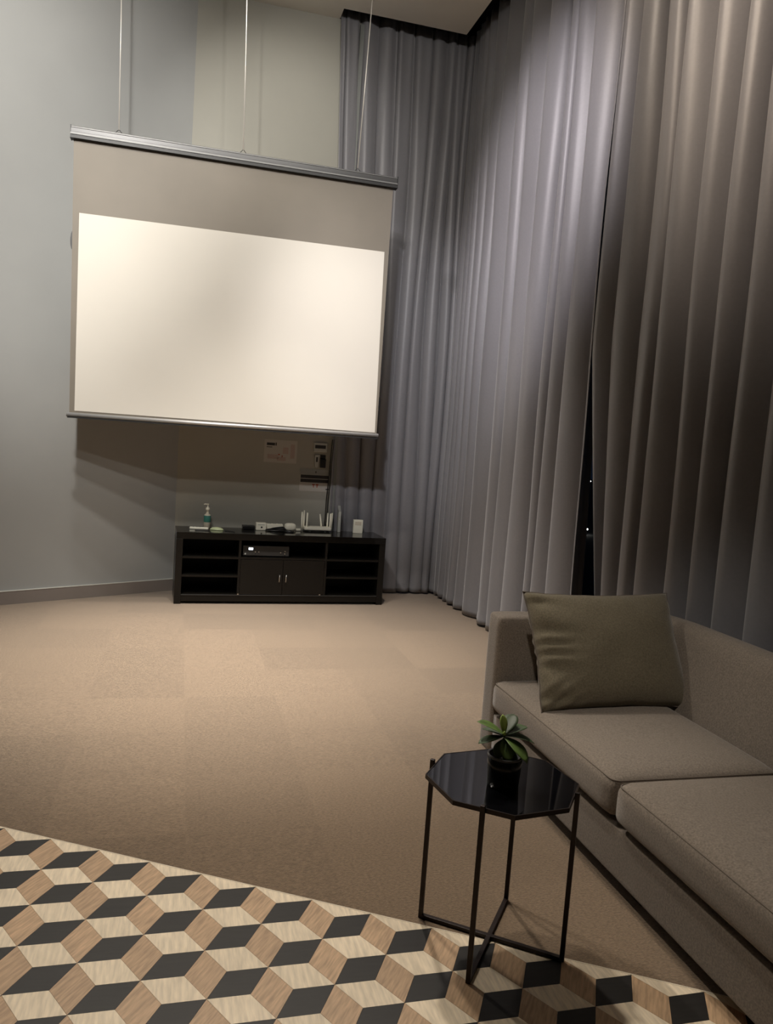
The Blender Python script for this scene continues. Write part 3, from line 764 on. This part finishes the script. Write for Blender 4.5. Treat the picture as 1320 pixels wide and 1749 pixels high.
for (a, b) in (((-1, -1), (1, -1)), ((1, -1), (1, 1)), ((1, 1), (-1, 1)), ((-1, 1), (-1, -1))):
    for k in range(N):
        u = a[0] + (b[0] - a[0]) * k / N; v = a[1] + (b[1] - a[1]) * k / N
        x = .374 * u * (1 - .055 * (1 - v * v) * abs(u)) + .008 * mnoise.noise((v * 3.5, u, 8.0)) * abs(u) ** 3
        z = .266 * v * (1 - .070 * (1 - u * u) * abs(v)) + .006 * mnoise.noise((u * 3.5, v, 5.0)) * abs(v) ** 3
        rim.append((x, 0, z))
rim.append(rim[0])
link('edge_seam', tube(bmesh.new(), rim, .003, 5), M['seam'], pl, smooth=True)
pl.rotation_euler = Euler((math.radians(-29), math.radians(0), math.radians(2)), 'XYZ')

# ------------------------------------------------------------------ octagonal side table
TX, TY, TZ = .978, 2.089, .508
tb = thing('side_table', 'octagonal black glass side table on thin dark metal legs', 'side table', (TX, TY, 0))
oc = [(.232 * math.cos(math.radians(30.5 + 45 * k)), .232 * math.sin(math.radians(30.5 + 45 * k))) for k in range(8)]
oi = [(x * .985, y * .985) for x, y in oc]
link('glass_top', prism(bmesh.new(), oi, TZ - .009, TZ), M['glass_black'], tb, bevel=.0015)
bm = bmesh.new()
for k in range(8):
    a, b = oc[k], oc[(k + 1) % 8]; c, d = oi[(k + 1) % 8], oi[k]
    prism(bm, [a, b, c, d], TZ - .013, TZ + .0005)
link('rim', bm, M['frame'], tb)
def bar(bm, p, q, w_, h_):   # rectangular bar between two points
    p = Vector(p); q = Vector(q); t = (q - p).normalized(); up = Vector((0, 0, 1)) if abs(t.z) < .9 else Vector((math.cos(math.radians(53)), math.sin(math.radians(53)), 0))
    s = t.cross(up).normalized(); u = s.cross(t)
    vs = [[bm.verts.new(c + s * w_ / 2 * i + u * h_ / 2 * j) for i, j in ((-1, -1), (1, -1), (1, 1), (-1, 1))] for c in (p, q)]
    bm.faces.new(vs[0][::-1]); bm.faces.new(vs[1])
    for k in range(4): bm.faces.new((vs[0][k], vs[0][(k + 1) % 4], vs[1][(k + 1) % 4], vs[1][k]))
    bmesh.ops.recalc_face_normals(bm, faces=bm.faces)
for k in range(4):
    a = math.radians(53 + 90 * k); r1 = .2225
    bm = bmesh.new(); bar(bm, (r1 * math.cos(a), r1 * math.sin(a), .0), (r1 * math.cos(a), r1 * math.sin(a), TZ + .012), .014, .012)
    link('leg', bm, M['frame'], tb, bevel=.0015)
for k in range(2):
    a = math.radians(53 + 90 * k); r1 = .2165; z = .006 if k == 0 else .0065
    bm = bmesh.new(); bar(bm, (r1 * math.cos(a), r1 * math.sin(a), z), (-r1 * math.cos(a), -r1 * math.sin(a), z), .014, .012)
    link('base_bar', bm, M['frame'], tb, bevel=.001)

# potted plant on the table
pp = thing('potted_plant', 'small black pot with a green leafy sprig on the black table', 'plant', (.962, 2.050, TZ + .0005))
pt = link('pot', lathe(bmesh.new(), [(.042, 0), (.046, .003), (.050, .06), (.051, .092), (.046, .092), (.045, .080)], 32), M['pot'], pp, smooth=True)
link('rim', lathe(bmesh.new(), [(.0512, .088), (.0525, .090), (.0525, .094), (.050, .0955), (.0465, .094)], 32, cap=False), M['pot_rim'], pt, smooth=True)
link('soil', lathe(bmesh.new(), [(.0449, .070), (.0445, .079)], 24), M['soil'], pt)
link('stem', tube(bmesh.new(), [(0, 0, .078), (-.004, .004, .11), (-.006, .006, .150)], [.004, .0035, .003], 6), M['leaf'], pp, smooth=True)
def leaf(Ln, Wd, curl):
    bm = bmesh.new(); n = 9; rows = []
    for i in range(n + 1):
        t = i / n; wd = Wd * math.sin(PI * (.03 + .97 * t) ** 1.35) ** .62 if t < 1 else 0
        rows.append([bm.verts.new((t * Ln, s * wd, -curl * t * t * Ln + (abs(s) * .22) * wd)) for s in (-1, -.5, 0, .5, 1)])
    for a, b in zip(rows, rows[1:]):
        for k in range(4): bm.faces.new((a[k], a[k + 1], b[k + 1], b[k]))
    bmesh.ops.remove_doubles(bm, verts=bm.verts, dist=.00005)
    bmesh.ops.solidify(bm, geom=bm.faces[:], thickness=.0008)
    return bm
leaves = [  # azimuth, elevation, length, half width, curl, material, base height
    (176, 30, .088, .027, .15, 'leaf', .150), (200, -6, .084, .021, .1, 'leaf_dark', .146), (100, 66, .058, .012, .1, 'leaf_new', .152),
    (62, 40, .085, .026, .2, 'leaf_dark', .150), (36, 22, .090, .026, .25, 'leaf_dark', .148), (8, 4, .095, .025, .3, 'leaf_dark', .146),
    (318, -14, .095, .026, .3, 'leaf', .144), (282, -34, .070, .023, .2, 'leaf', .142), (350, -26, .095, .026, .3, 'leaf', .138),
    (300, -52, .085, .024, .2, 'leaf_dark', .134), (140, 14, .075, .022, .25, 'leaf_dark', .146), (330, -48, .090, .025, .2, 'leaf', .130), (240, -40, .060, .020, .2, 'leaf_dark', .138)]
for az, el, Ln, Wd, cu, mn, zb in leaves:
    o = link('leaf', leaf(Ln, Wd, cu), M[mn], pp, smooth=True)
    o.location = (-.006, .006, zb); o.rotation_euler = Euler((0, math.radians(-el), math.radians(az - 15)), 'XYZ')
link('bud', lathe(bmesh.new(), [(.002, .148), (.006, .152), (.005, .158), (.001, .162)], 10, (-.006, .006, 0)), M['leaf_new'], pp, smooth=True)
